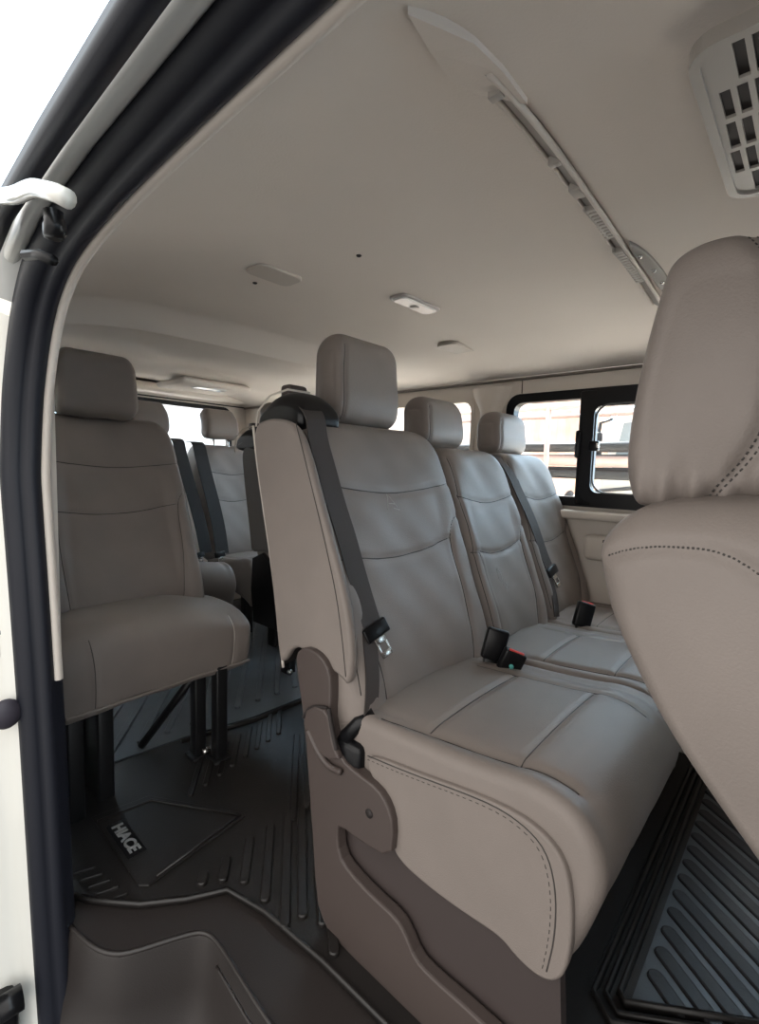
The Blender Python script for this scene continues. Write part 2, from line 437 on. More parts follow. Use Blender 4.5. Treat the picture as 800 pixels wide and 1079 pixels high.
# floor slab with the step well cut out at the door
m = MB()
step_line = [(.262, 1.01), (.272, .955), (.285, .915), (.305, .885), (.335, .868), (.375, .850), (.41, .833), (.430, .82), (.440, .80), (.441, .76), (.436, .70), (.428, .60), (.425, .30), (.425, -.3)]
poly = [(XL, 2.95), (XL, 1.01)] + step_line + [(.425, -1.2), (1.85, -1.2), (1.85, 2.95)]
m.prism(poly, 2, -.03, 0.0); struct(m, 'floor', STEP)
# step well
m = MB()
m.box((.20, -.3, -.26), (.47, 1.0, -.235), .004)
for i in range(len(step_line)-1):
    pass
_sl = resamp(chaikin(step_line, 2, False), 90, False); _zz = [(0, 0.0), (-.004, -.012), (-.010, -.10), (-.030, -.20), (-.06, -.236)]
m.add([(x+dx, y+dx*.4, z) for dx, z in _zz for x, y in _sl], [[j*90+i, j*90+i+1, (j+1)*90+i+1, (j+1)*90+i] for j in range(4) for i in range(89)])
struct(m, 'floor_step', STEP).name = 'floor_2'
m = MB()
rim = resamp(chaikin(step_line[:-1], 2, False), 60, False)
m.tube([(x, y, -.001) for x, y in rim], .0045, 8)
m.tube([(x-.022, y-.004, -.004) for x, y in rim[26:]], .003, 8)
struct(m, 'trim_2', STEP)

# ---- right wall (far side) with two window openings
def rrect(y0, y1, z0, z1, r, n=6):
    P = []
    for cy, cz, a0 in ((y1-r, z1-r, 0), (y0+r, z1-r, 90), (y0+r, z0+r, 180), (y1-r, z0+r, 270)):
        for k in range(n+1):
            a = math.radians(a0+90*k/n); P.append((cy+r*math.cos(a), cz+r*math.sin(a)))
    return P
def holed(name, outer, holes, axis, a, b, mats, parent=None, st=True, m_index=0):
    bm = bmesh.new()
    def mk(p, t): q = list(p); q.insert(axis, t); return q
    es = []
    for loop in [outer]+holes:
        vs = [bm.verts.new(mk(p, a)) for p in loop]
        for i in range(len(vs)): es.append(bm.edges.new((vs[i], vs[(i+1) % len(vs)])))
    bmesh.ops.triangle_fill(bm, use_beauty=True, edges=es)
    r = bmesh.ops.extrude_face_region(bm, geom=bm.faces[:])
    for v in r['geom']:
        if isinstance(v, bmesh.types.BMVert): v.co[axis] = b
    bmesh.ops.recalc_face_normals(bm, faces=bm.faces[:]); bm.verts.ensure_lookup_table()
    V = [v.co.copy() for v in bm.verts]; F = [[v.index for v in f.verts] for f in bm.faces]; bm.free()
    o = link(name, V, F, mats, parent, sm=False)
    if st and parent is None: tag(o, kind='structure')
    return o
WA = (-.28, .965, .785, 1.208)
WB = (1.115, 1.96, .80, 1.212)
WC = (2.08, 2.62, .84, 1.20)
holed('wall_right', [(-1.2, 0), (2.95, 0), (2.95, 1.272), (-1.2, 1.272)], [rrect(*WA, .055)[::-1], rrect(*WB, .05)[::-1], rrect(*WC, .05)[::-1]], 0, XR, XR+.05, TRIM)
# black sliding window frame (window_1): outer frame, middle mullion, pane frames
def ring(y0, y1, z0, z1, r, t, xa, xb, name, mats, parent):
    return holed(name, rrect(y0, y1, z0, z1, r), [rrect(y0+t, y1-t, z0+t, z1-t, max(r-t*.6, .01))[::-1]], 0, xa, xb, mats, parent, st=False)
w1 = tag(empty('window_1', (XR, .3, .785)), kind='structure')
ring(*WA, .055, .034, XR-.012, XR+.03, 'window_frame', BLACKP, w1)
MB().box((XR-.016, .615, .79), (XR+.02, .672, 1.20), .004).build('window_mullion', BLACKP, w1)
ring(.02, .655, .800, 1.180, .05, .038, XR-.022, XR+.004, 'sliding_sash', BLACKP, w1)
ring(.055, .612, .836, 1.150, .05, .005, XR-.026, XR-.018, 'sash_gasket', mat('gasket', (.10, .10, .10), .35), w1)
mb = MB(); mb.box((XR-.040, .592, .985), (XR-.018, .625, 1.02), .004); mb.box((XR-.036, .655, .96), (XR-.014, .676, 1.06), .008); lt = mb.build('window_latch', BLACKP, w1)
MB().box((XR-.045, .588, .995), (XR-.034, .598, 1.012), .002).build('latch_clip', CHROME, lt)
GL = bpy.data.materials.new('glass'); GL.use_nodes = True
gb = GL.node_tree.nodes['Principled BSDF']; gb.inputs['Base Color'].default_value = (.93, .97, 1, 1); gb.inputs['Transmission Weight'].default_value = 1; gb.inputs['Roughness'].default_value = 0.0; gb.inputs['IOR'].default_value = 1.02
def pane(y0, y1, z0, z1, x, parent):
    MB().box((x, y0, z0), (x+.003, y1, z1)).build('window_pane', GL, parent)
pane(.66, .935, .815, 1.178, XR+.012, w1); pane(.055, .617, .836, 1.145, XR-.010, w1)
w2 = tag(empty('window_2', (XR, 1.5, .80)), kind='structure')
ring(*WB, .05, .018, XR-.004, XR+.03, 'window_frame', TRIM, w2); pane(WB[0]+.01, WB[1]-.01, WB[2]+.01, WB[3]-.01, XR+.012, w2)
w3 = tag(empty('window_3', (XR, 2.3, .84)), kind='structure')
ring(*WC, .05, .018, XR-.004, XR+.03, 'window_frame', BLACKP, w3); pane(WC[0]+.01, WC[1]-.01, WC[2]+.01, WC[3]-.01, XR+.012, w3)
# pillar cover between the windows, bulging inward and flaring at the top
m = MB(); V = []; F = []
zz = np.linspace(.77, 1.245, 24); k = 13
for z in zz:
    hw_ = .047+.045*smoothstep(1.13, 1.245, z)+.006*smoothstep(.95, .77, z)
    for j in range(k):
        t = -1+2*j/(k-1); V.append((XR-.034*(1-abs(t)**3)-.001, 1.040+t*hw_, z))
for i in range(len(zz)-1):
    for j in range(k-1): F.append([i*k+j, (i+1)*k+j, (i+1)*k+j+1, i*k+j+1])
m.add(V, F)
struct(m, 'trim_3', TRIM)
# groove line between wall and headliner and the sill ledge
m = MB()
m.box((XR-.014, -1.2, 1.262), (XR+.0, 2.9, 1.274), .003)
m.box((XR-.004, .905, 1.212), (XR-.0, .9075, 1.262))
struct(m, 'trim_4', mat('trim_gap', (.16, .13, .11), .7))
m = MB(); m.box((XR-.058, -1.2, .742), (XR, 2.9, .772), .008)
m.box((XR-.050, -1.2, .60), (XR, .62, .69), .018); m.box((XR-.055, -.2, .668), (XR-.02, .55, .678), .002, m=1)
struct(m, 'trim_5', [TRIM, DARKS])

m = MB(); m.box((XL-.1, -2.6, .0), (XR+.05, -2.55, .82)); m.box((XL-.1, -2.6, 1.15), (XR+.05, -2.55, 1.40)); m.box((XL-.1, -2.6, 1.33), (XR+.05, -1.15, 1.40)); m.box((XR, -2.6, .0), (XR+.05, -1.2, .80)); m.box((XL-.1, -2.6, .0), (XL-.05, -.6, .80)); m.box((XL-.1, -2.6, -.03), (XR+.05, -1.2, .0)); m.box((XL-.06, -2.6, .0), (XL-.01, -.24, .80)); m.box((XL-.06, -1.1, .75), (XL-.01, -.24, 1.30)); m.box((XL-.06, -2.6, 1.15), (XL-.01, -.24, 1.30)); m.box((.5, -1.5, .0), (1.75, -1.4, 1.0), .04); struct(m, 'wall_front_light_block', BLACKM)  # unseen cab blocks, added to cut light coming from the front
# ---- door side wall behind the opening
def wl(y0, y1, z0, z1, nm, mt): return struct(MB().box((XL-.05, y0, z0), (XL, y1, z1), .0), nm, mt)
holed('wall_left', [(1.02, -.0), (2.95, -.0), (2.95, 1.238), (1.02, 1.238)], [rrect(1.2, 2.6, .82, 1.17, .05)[::-1]], 0, XL-.05, XL, TRIM)
w4 = tag(empty('window_4', (XL, 1.9, .82)), kind='structure')
ring(1.2, 2.6, .82, 1.17, .05, .018, XL-.04, XL+.003, 'window_frame', BLACKP, w4)
pane(1.21, 2.59, .83, 1.16, XL-.03, w4)
# ---- rear wall with tailgate window
YR = 2.86
holed('wall_back', [(XL-.05, 0), (XR+.05, 0), (XR+.05, 1.40), (XL-.05, 1.40)], [rrect(.42, 1.70, .90, 1.245, .06)[::-1]], 1, YR, YR+.05, TRIM)
w5 = tag(empty('window_5', (1.03, YR, .90)), kind='structure')
bmf = holed('window_frame', rrect(.405, 1.715, .885, 1.26, .06), [rrect(.43, 1.69, .91, 1.235, .05)[::-1]], 1, YR-.006, YR+.02, BLACKP, w5)
MB().box((.43, YR+.02, .91), (1.69, YR+.023, 1.235)).build('window_pane', GL, w5)
m = MB(); m.box((XL, YR-.10, 1.285), (XR, YR, 1.34), .02); m.box((XL, YR-.004, 1.268), (XR, YR, 1.276), .001, m=1); struct(m, 'trim_6', [TRIM, DARKS])

# ---- door opening: jamb paint, rubber seal, tan inner trim, all following one arched line in Y,Z
edge = [(-.6, 1.229), (-.2, 1.229), (.25, 1.229), (.50, 1.224), (.70, 1.214), (.83, 1.196), (.90, 1.168), (.945, 1.125), (.975, 1.06), (.992, .98), (.998, .90), (.998, .80), (.996, .70), (.996, .55), (1.0, .40), (1.005, .2), (1.01, 0.0), (1.01, -.25)]
edge = resamp(chaikin(edge, 2, False), 150, False)
def bodyx(z): return np.interp(z, [-.3, 0, .4, .6, .87, 1.0, 1.15, 1.23], [.270, .262, .252, .246, .238, .243, .252, .256])
def along(off_x, off_n, sel=None):
    T = np.gradient(edge, axis=0); T /= np.linalg.norm(T, axis=1)[:, None]
    N = np.stack([-T[:, 1], T[:, 0]], 1)         # outward from the opening (up / rearward)
    P = edge+N*off_n
    L = [(bodyx(e[1])+off_x, p[0], p[1]) for e, p in zip(edge, P)]
    return L if sel is None else [q for q in L if sel(q)]
def band(name, rows, mats, st=True, sel=None):
    """surface strip through rows of (off_x, off_n)"""
    R_ = [along(a, b) for a, b in rows]; n = len(R_[0]); V = []; F = []
    for r_ in R_: V += r_
    idx = [i for i in range(n) if sel is None or sel(edge[i])]
    for j in range(len(R_)-1):
        for a in range(len(idx)-1):
            i = idx[a]; F.append([j*n+i, j*n+i+1, (j+1)*n+i+1, (j+1)*n+i])
    o = link(name, V, F, mats)
    if st: tag(o, kind='structure')
    return o
# tan trim lip (ends above the step)
band('trim_7', [(.012, .012), (.009, .000), (.003, -.004), (-.003, -.003), (-.006, .004), (-.006, .012)], TRIM, sel=lambda e: e[1] > .50)
# rubber door seal: two soft beads
band('trim_8', [(.012, .016), (.004, .004), (-.004, .002), (-.008, -.004), (-.018, -.009), (-.027, -.004), (-.031, .003), (-.036, .001), (-.046, .004), (-.055, .013), (-.058, .024), (-.054, .032)], SEAL)
# painted return around the seal and outer skin
band('trim_9', [(-.050, .026), (-.060, .030), (-.075, .036), (-.083, .046)], GUTTER, sel=lambda e: e[1] > 1.12)
band('wall_left_outer', [(-.050, .026), (-.060, .030), (-.070, .048), (-.085, .060), (-.105, .064), (-.118, .075), (-.125, .12), (-.128, .5), (-.12, 1.9)], PAINT, sel=lambda e: e[1] <= 1.125 and e[0] > .9)

exec_later = []
# ================================================================= THINGS
# ---------------- rubber mats
def capsule(mb, a, b, w, z0, h, m=0, n=8):
    a = Vector((*a, 0)); b = Vector((*b, 0)); d = (b-a).normalized(); s = Vector((-d.y, d.x, 0))
    def ringp(r):
        P = []
        for k in range(n+1):
            t = math.pi*k/n - math.pi/2; P.append(b+d*math.cos(t)*r+s*math.sin(t)*r)
        for k in range(n+1):
            t = math.pi*k/n + math.pi/2; P.append(a+d*math.cos(t)*r+s*math.sin(t)*r)
        return P
    V = []; rs = [(w/2, z0), (w/2*.93, z0+h*.7), (w/2*.75, z0+h)]
    for r, z in rs: V += [(p.x, p.y, z) for p in ringp(r)]
    k = 2*(n+1); F = []
    for j in range(2):
        for i in range(k): F.append([j*k+i, j*k+(i+1) % k, (j+1)*k+(i+1) % k, (j+1)*k+i])
    F.append([2*k+i for i in range(k)]); mb.add(V, F, m, sm=False)
D = Vector((-.62, -.785)).normalized()
# front mat
fm = empty('floor_mat', (1.2, -.3, 0), 'dark ribbed rubber floor mat under the closest seat, bluish light painted between its diagonal ribs', 'floor mat')
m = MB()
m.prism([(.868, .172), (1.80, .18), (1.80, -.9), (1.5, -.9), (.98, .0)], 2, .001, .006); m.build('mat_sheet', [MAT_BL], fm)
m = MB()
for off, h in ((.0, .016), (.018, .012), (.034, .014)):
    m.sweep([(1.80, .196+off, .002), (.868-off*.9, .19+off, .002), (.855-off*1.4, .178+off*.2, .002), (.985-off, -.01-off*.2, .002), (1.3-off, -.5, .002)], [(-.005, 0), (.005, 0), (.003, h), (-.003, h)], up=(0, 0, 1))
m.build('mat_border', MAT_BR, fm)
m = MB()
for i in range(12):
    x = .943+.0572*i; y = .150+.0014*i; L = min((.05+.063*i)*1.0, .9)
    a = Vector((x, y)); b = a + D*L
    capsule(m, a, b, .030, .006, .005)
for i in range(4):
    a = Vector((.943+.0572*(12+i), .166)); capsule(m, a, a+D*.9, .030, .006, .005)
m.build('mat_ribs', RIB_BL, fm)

# middle mat with HIACE letters
mm_ = empty('floor_mat', (.7, 1.0, 0), 'dark brown moulded rubber mat with grey letters beside the door step', 'floor mat')
m = MB()
m.prism([(.275, 1.09), (.31, 1.03), (.37, .955), (.44, .90), (.51, .86), (.535, .76), (.55, .60), (.56, .1), (.80, .1), (.86, .235), (1.80, .238), (1.80, 1.40), (.94, 1.42), (.70, 1.47), (.28, 1.50)], 2, .001, .006); m.build('mat_sheet', MAT_BR, mm_)
m = MB()
m.prism([(.385, 1.00), (.40, .985), (.655, 1.020), (.66, 1.03), (.52, 1.27), (.385, 1.29)], 2, .006, .011, bev=.003)
m.sweep([(.42, .995, .011), (.645, 1.03, .011), (.515, 1.245, .011), (.39, 1.26, .011)], [(-.004, 0), (.004, 0), (.002, .004), (-.002, .004)], up=(0, 0, 1))
m.build('raised_panel', MAT_BR, mm_)
m = MB()
m.sweep([(.275, 1.09, .004), (.31, 1.03, .004), (.37, .955, .004), (.44, .90, .004), (.51, .86, .004), (.535, .76, .004), (.55, .60, .004), (.56, .1, .004)], [(-.006, 0), (.006, 0), (.003, .009), (-.003, .009)], up=(0, 0, 1))
m.sweep([(1.80, 1.39, .004), (.94, 1.41, .004), (.70, 1.46, .004)], [(-.008, 0), (.008, 0), (.004, .012), (-.004, .012)], up=(0, 0, 1))
m.build('mat_border', MAT_BR, mm_)
m = MB()
ribs = [((.482, .914), .02), ((.518, .892), .05), ((.547, .854), .115), ((.552, .785), .20), ((.545, .709), .31), ((.583, .701), .30), ((.60, .66), .34), ((.575, .60), .36)]
for (x, y), L in ribs:
    a = Vector((x, y)); capsule(m, a, a-D*L, .022, .006, .008)
m.build('mat_ribs', MAT_BR, mm_); m = MB()
for i in range(9):
    a = Vector((.735+i*.052, .93+i*.01)); capsule(m, a, a+Vector((.25, .30)), .020, .006, .007)
m.build('mat_ribs', MAT_BR, mm_); m = MB()
for i in range(5):
    a = Vector((.36-.006*i, 1.00+.03*i)); capsule(m, a, a+Vector((-.035, .012)), .008, .006, .006)
m.build('mat_ribs', MAT_BR, mm_); m = MB()
for i in range(8):
    a = Vector((.60+i*.05, 1.20+.012*i)); capsule(m, a, a+Vector((.10, .13)), .016, .006, .006)
m.build('mat_ribs', MAT_BR, mm_)
# letters
pl = MB().box((.396, 1.085, .011), (.437, 1.225, .0125), .001).build('name_plate', BLACKP, mm_)
cu = bpy.data.curves.new('letters', 'FONT'); cu.body = 'HIACE'; cu.size = .044; cu.extrude = .0008; cu.align_x = 'CENTER'; cu.align_y = 'CENTER'; cu.offset = .0014
to = bpy.data.objects.new('tmp', cu); COL.objects.link(to); bpy.context.view_layer.update()
me = bpy.data.meshes.new_from_object(to); bpy.data.objects.remove(to)
V = [Vector((.416+v.co.y*.78, 1.155-v.co.x*.92, .0135+v.co.z)) for v in me.vertices]
link('mat_letters', V, [list(p.vertices) for p in me.polygons], DECAL, mm_, sm=False)
# rear mat
rm = empty('floor_mat', (1.1, 2.1, 0), 'ribbed rubber mat behind the folding seat, blue window light painted into its colour', 'floor mat')
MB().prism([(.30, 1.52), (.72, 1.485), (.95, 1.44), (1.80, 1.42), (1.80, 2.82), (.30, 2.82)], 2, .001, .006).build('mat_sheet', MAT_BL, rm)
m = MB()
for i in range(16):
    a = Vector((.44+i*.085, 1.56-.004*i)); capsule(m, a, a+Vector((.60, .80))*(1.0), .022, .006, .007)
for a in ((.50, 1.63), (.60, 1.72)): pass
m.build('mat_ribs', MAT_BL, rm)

# ---------------- main bench: seat next to the door
GRP = 'grey covered passenger seats'
def bolts(root, pts, r=.006):
    for p in pts: MB().tube([(p[0]-.004, p[1], p[2]), (p[0]+.006, p[1], p[2])], r, 10).build('bolt', CHROME, root)

s1 = empty('passenger_seat', (.865, .55, 0), 'grey seat with brown plastic side panel at the door end of the bench', 'seat', GRP)
bk1 = backrest(s1, .862, .246, .598, z0=.40, z1=1.0, thick=.135, rec=.335, rc=.080, taper=.0, bolster=.008)
headrest(s1, .915, .116, .862, 1.005, 1.226, thick=.095, rec=.05)
# cushion with its long side skirt
sc = seat_cushion(s1, .618, 1.075, .60, .175, zt=.452, zfr=.478, zh=.245, zb=.30)
sk = [(.562, .37), (.535, .345), (.503, .322), (.497, .285), (.496, .250), (.470, .236), (.430, .231), (.388, .229), (.335, .231), (.290, .234), (.268, .222), (.240, .216), (.215, .222), (.198, .245), (.192, .30), (.196, .36), (.210, .405), (.250, .428), (.30, .430), (.36, .424), (.46, .408), (.560, .396)]
flap('side_skirt', sk, .608, .628, .004, sc, SM, tubes=[([(.560, .392), (.46, .404), (.36, .420), (.30, .426), (.255, .417), (.230, .398), (.216, .353), (.214, .29), (.222, .235)], .0010, 1, False),
      ([(.560, .385), (.46, .397), (.36, .413), (.30, .419), (.258, .410), (.236, .392), (.223, .350), (.221, .29), (.228, .235)], .0006, 1, True)])
# plastic side panel
pp = [(.752, .515), (.742, .540), (.71, .552), (.672, .545), (.648, .52), (.645, .48), (.648, .44), (.640, .40), (.612, .368), (.575, .360), (.523, .356), (.497, .336), (.484, .305), (.488, .245), (.56, .237), (.612, .238), (.620, .225), (.613, .179), (.585, .163), (.53, .153), (.471, .149), (.452, .135), (.429, .106), (.40, .100), (.322, .100), (.24, .095), (.20, .085), (.185, .0), (.625, .0), (.655, .02), (.675, .05), (.697, .23), (.722, .40)]
side = MB().prism([tuple(p) for p in chaikin(pp, 1)], 0, .594, .618, bev=.004, smooth=False).build('side_panel', PLASTIC, s1)
MB().prism([(.66, .02), (.66, .26), (.48, .30), (.24, .30), (.21, .24), (.19, .0)], 0, .622, .64).build('pocket_back', PLASTIC_IN, side)
MB().prism([(.715, .40), (.706, .43), (.680, .448), (.655, .450), (.640, .440), (.630, .40), (.612, .372), (.635, .360), (.655, .358), (.69, .372)], 0, .586, .600, bev=.004).build('recline_lever', PLASTIC, side)
m = MB(); lp = [(.700, .392), (.672, .362), (.640, .345), (.606, .350)]
m.tube([(.588, y, z) for y, z in chaikin(lp, 2, False)], .006, 8)
m.tube([(.590, y, z) for y, z in chaikin([(.650, .455), (.700, .440), (.718, .410)], 2, False)], .0028, 6, m=1)
m.tube([(.590, y, z) for y, z in chaikin([(.645, .455), (.637, .425), (.622, .385)], 2, False)], .0045, 6, m=1)
m.build('lever_slot', [PLASTIC, DARKS], side)
MB().tube([(.592, .539, .302), (.596, .539, .302)], .008, 14).build('screw_hole', DARKS, side)
# dark rear cover flap with pale piping
m = MB(); pip = [(.936, .985), (.918, .90), (.897, .82), (.872, .73), (.850, .636), (.836, .56), (.818, .477)]
pipp = resamp(chaikin(pip, 2, False), 40, False)
V = []; F = []
for i, (y, z) in enumerate(pipp): V += [(.612, y-.010, z), (.622, y+.006, z), (.66, y+.012, z), (.95, y+.012, z)]
for i in range(39):
    for k in range(3): F.append([i*4+k, i*4+k+1, i*4+k+5, i*4+k+4])
m.add(V, F, 0); m.tube([(.611, y-.006, z) for y, z in pipp], .0030, 7, m=1)
m.build('rear_cover', [mat('dark_cover', (.035, .030, .028), .6), PIPING], s1)
# side flap of the cover below the shoulder
flap('side_flap', [(.925, .985), (.912, .90), (.888, .81), (.862, .71), (.842, .61), (.820, .480), (.80, .500), (.785, .523), (.760, .536), (.733, .533), (.70, .521), (.676, .519), (.650, .518), (.628, .512), (.612, .500), (.602, .56), (.625, .66), (.66, .74), (.70, .83), (.74, .92), (.765, .965), (.80, .992), (.87, 1.0)], .606, .626, .007, s1, SM, tubes=[([(.775, .985), (.735, .89), (.69, .78), (.652, .68), (.632, .60), (.618, .52)], .0011, 1, False)])
# belt guide on the shoulder, belt, tongue
def belt_guide(root, x, y, z, s=1.0, mt=BLACKP):
    prof = [(y-.05, z-.03), (y-.055, z+.02), (y-.03, z+.055), (y+.02, z+.068), (y+.07, z+.055), (y+.10, z+.02), (y+.11, z-.03)]
    cx = x+.06*s
    def dp(V):
        a = np.abs(V[:, 0]-cx)/(.068*s); V[:, 2] -= .022*np.clip(a, 0, 1)**3*smoothstep(z, z+.06, V[:, 2]); return V
    o = body('belt_guide', prof, x-.008, x+.128*s, .014, root, [mt, SEAM, PIPING], n=70, nx=20, disp=dp)
    MB().tube([(x-.006, y+.112, z-.035), (x-.006, y+.102, z+.025), (x+.004, y+.07, z+.058), (x+.02, y+.03, z+.07), (x+.10*s, y+.03, z+.071)], .0024, 6).build('guide_piping', PIPING, o)
    MB().box((x+.04, y+.05, z+.05), (x+.115*s, y+.085, z+.088), .008).build('guide_cap', PLASTIC, o)
    return o
belt_guide(s1, .640, .845, .995, .82)
_p = [(.668, .87, 1.038), (.664, .815, 1.030), (.662, .782, 1.005)]
for x_, z_ in ((.660, .96), (.660, .90), (.664, .83), (.672, .76), (.680, .70), (.688, .64), (.692, .595)): _p.append((x_, front_y(bk1, x_, z_, .006), z_))
sb = strap(MB(), _p, .052, side=(1, 0.05, .12))
strap(sb, [(.685, front_y(bk1, .685, .60), .60), (.672, front_y(bk1, .672, .56), .56), (.655, front_y(bk1, .655, .50), .50), (.645, .590, .44), (.640, .585, .40)], .036)
so = sb.build('seat_belt', WEB, s1)
tongue(so, (.693, front_y(bk1, .693, .585, .012), .585), (.30, -.46, -1), (1, -.1, .25))
# buckles in the gap, latch cover by the cushion
b1 = buckle(s1, (1.018, .50, .462), (.12, -.35, 1), (.62, -.78, 0)); b2 = buckle(s1, (1.026, .545, .497), (.22, -.12, 1), (.62, -.78, 0), red=False)
MB().tube([(1.018-.004, .497, .462), (1.018-.0135, .4895, .461)], .005, 12).build('round_print', TEAL, b1)
m = MB(); m.box((.60, .575, .33), (.66, .66, .40), .012); m.tube([(.61, .62, .40), (.625, .60, .43), (.65, .585, .445)], .014, 8); m.build('recliner_cover', BLACKP, s1)
# embossed marks on the cover fabric
m = MB(); y_ = .7235
EM = mat('embossed_mark', (.30, .27, .25), .5)
def emb(m, o, segs, r=.0011):
    for a, b in segs: m.tube([(x, front_y(o, x, z, -.0004), z) for x, z in ((a[0]+(b[0]-a[0])*t/4, a[1]+(b[1]-a[1])*t/4) for t in range(5))], r, 5)
emb(m, bk1, (((.832, .808), (.842, .842)), ((.842, .842), (.866, .812)), ((.836, .822), (.860, .820)), ((.848, .812), (.872, .806))))
m.build('embossed_mark', EM, s1)

# ---------------- middle and outer seats of the bench
s2 = empty('passenger_seat', (1.27, .55, 0), 'middle grey seat of the three-seat bench, creased cover, between two headrests', 'seat', GRP)
bk2 = backrest(s2, 1.282, .172, .598, bolster=.01, z0=.40, z1=.965, thick=.16, rec=.335, rc=.075)
headrest(s2, 1.268, .106, .872, .972, 1.122, thick=.095, rec=.10)
seat_cushion(s2, 1.077, 1.448, .60, .18, zt=.452, zfr=.474, zh=.25)
m = MB()
emb(m, bk2, (((1.228, .632), (1.246, .618)), ((1.246, .618), (1.238, .594)), ((1.238, .594), (1.222, .606)), ((1.222, .606), (1.228, .632)), ((1.240, .590), (1.260, .566)), ((1.262, .590), (1.240, .560))), .0013)
m.build('embossed_mark', EM, s2)
s3 = empty('passenger_seat', (1.63, .55, 0), 'grey seat at the far end of the bench beside the black-framed sliding window', 'seat', GRP)
bk3 = backrest(s3, 1.636, .175, .598, bolster=.01, z0=.40, z1=.965, thick=.16, rec=.335, rc=.075)
headrest(s3, 1.675, .112, .855, .965, 1.118, thick=.095, rec=.06)
seat_cushion(s3, 1.452, 1.806, .60, .18, zt=.452, zfr=.474, zh=.25)
_p = [(1.475, .90, .945), (1.475, .84, .955), (1.475, .800, .945)]
for x_, z_ in ((1.478, .90), (1.484, .84), (1.492, .78), (1.508, .71), (1.528, .64), (1.540, .60)): _p.append((x_, front_y(bk3, x_, z_, .006), z_))
sb = strap(MB(), _p, .046, side=(1, 0, .25))
strap(sb, [(1.535, front_y(bk3, 1.535, .60), .60), (1.520, front_y(bk3, 1.52, .56), .56), (1.50, front_y(bk3, 1.50, .50), .50), (1.492, .585, .455)], .036)
so = sb.build('seat_belt', WEB, s3)
tongue(so, (1.542, front_y(bk3, 1.542, .59, .012), .588), (.25, -.46, -1), (1, 0, .3))
buckle(s3, (1.482, .50, .485), (.30, -.1, 1), (.7, -.7, 0))
# legs and under frame for the bench
def leg_frame(root, x, ya, yb, zt, name='leg'):
    MB().box((x-.018, ya-.03, .0), (x+.018, ya+.03, zt), .004).build(name, BLACKM, root)
    MB().box((x-.018, yb-.03, .0), (x+.018, yb+.03, zt), .004).build(name, BLACKM, root)
for r, x in ((s1, .95), (s2, 1.26), (s3, 1.70)): leg_frame(r, x, .30, .62, .31)

# ---------------- folding seat behind the door step
js = empty('folding_seat', (.58, 1.45, 0), 'single grey folding seat on black legs behind the door pillar, in shadow', 'folding seat')
backrest(js, .570, .243, 1.495, z0=.42, z1=1.035, thick=.13, rec=.27, rc=.07, taper=.17, seams=True)
headrest(js, .532, .112, 1.600, 1.030, 1.222, thick=.10, rec=.06, parts=False, seam=False)
jc = [(1.58, .46), (1.55, .49), (1.40, .492), (1.32, .478), (1.285, .45), (1.272, .40), (1.276, .33), (1.29, .278), (1.305, .272), (1.33, .29), (1.45, .34), (1.58, .36)]
def jdisp(V):
    V[:, 2] += (-.036*smoothstep(.62, .85, V[:, 0]) + .0)*smoothstep(.38, .47, V[:, 2]) - .012*smoothstep(.5, .33, V[:, 0])*smoothstep(.4, .27, V[:, 2])
    V[:, 1] += .003*np.sin(V[:, 0]*40)*smoothstep(.36, .28, V[:, 2])
    return V
jo = body('seat_cushion', jc, .322, .842, .022, js, SM, n=150, nx=70, disp=jdisp, seams=[('front', [(.40, .28), (.398, .38), (.392, .46)], .0012, 1, False), ('front', [(.775, .285), (.780, .38), (.778, .44)], .0012, 2, False)], dome=.003)
MB().tube([(x, 1.286-.003*math.sin(x*17), .284+.010*(x-.34)/.5) for x in np.linspace(.335, .835, 40)], .0045, 7).build('hem_piping', LEATHER, jo)
for (x, y) in ((.742, 1.30), (.705, 1.36), (.36, 1.32), (.40, 1.52)):
    o = MB().box((x-.018, y-.018, .012 if x > .5 else .0), (x+.018, y+.018, .33), .004).build('leg', BLACKM, js)
    if x > .7: MB().box((x-.03, y-.03, .0), (x+.03, y+.03, .014), .004).build('foot_plate', BLACKM, o)
m = MB(); m.tube([(.72, 1.33, .32), (.60, 1.52, .012)], .012, 8); m.build('brace', BLACKM, js)
MB().tube([(.700, 1.325, .03), (.722, 1.325, .03)], .010, 10).build('bolt', CHROME, js)
m = MB(); m.box((.42, 1.34, .0), (.46, 1.50, .30), .005); m.box((.34, 1.30, .30), (.80, 1.50, .325), .005); m.build('seat_frame', BLACKM, js)

# ---------------- third row aisle seat (its dark side shows past the bench)
t3 = empty('passenger_seat', (1.30, 1.45, 0), 'dark shaded aisle seat directly behind the door-side bench seat, black belt guide on its shoulder', 'seat', GRP)
backrest(t3, 1.285, .175, 1.455, z0=.44, z1=1.0, thick=.165, rec=.33, rc=.075, hi=False, seams=True, res=.7)
headrest(t3, 1.33, .10, 1.72, 1.01, 1.17, thick=.095)
seat_cushion(t3, 1.115, 1.46, 1.46, 1.06, seams=False, res=.6)
belt_guide(t3, 1.108, 1.70, .985, .8)
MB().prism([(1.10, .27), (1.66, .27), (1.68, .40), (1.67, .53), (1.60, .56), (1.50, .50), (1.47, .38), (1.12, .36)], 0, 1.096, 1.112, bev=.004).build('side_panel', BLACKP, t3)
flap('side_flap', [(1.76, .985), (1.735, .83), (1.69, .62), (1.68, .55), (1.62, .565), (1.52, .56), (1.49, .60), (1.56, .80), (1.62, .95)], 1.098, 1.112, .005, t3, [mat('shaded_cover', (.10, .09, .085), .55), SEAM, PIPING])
leg_frame(t3, 1.275, 1.20, 1.66, .31)
MB().sphere((1.262, 1.63, .02), .014).build('bolt', CHROME, t3)
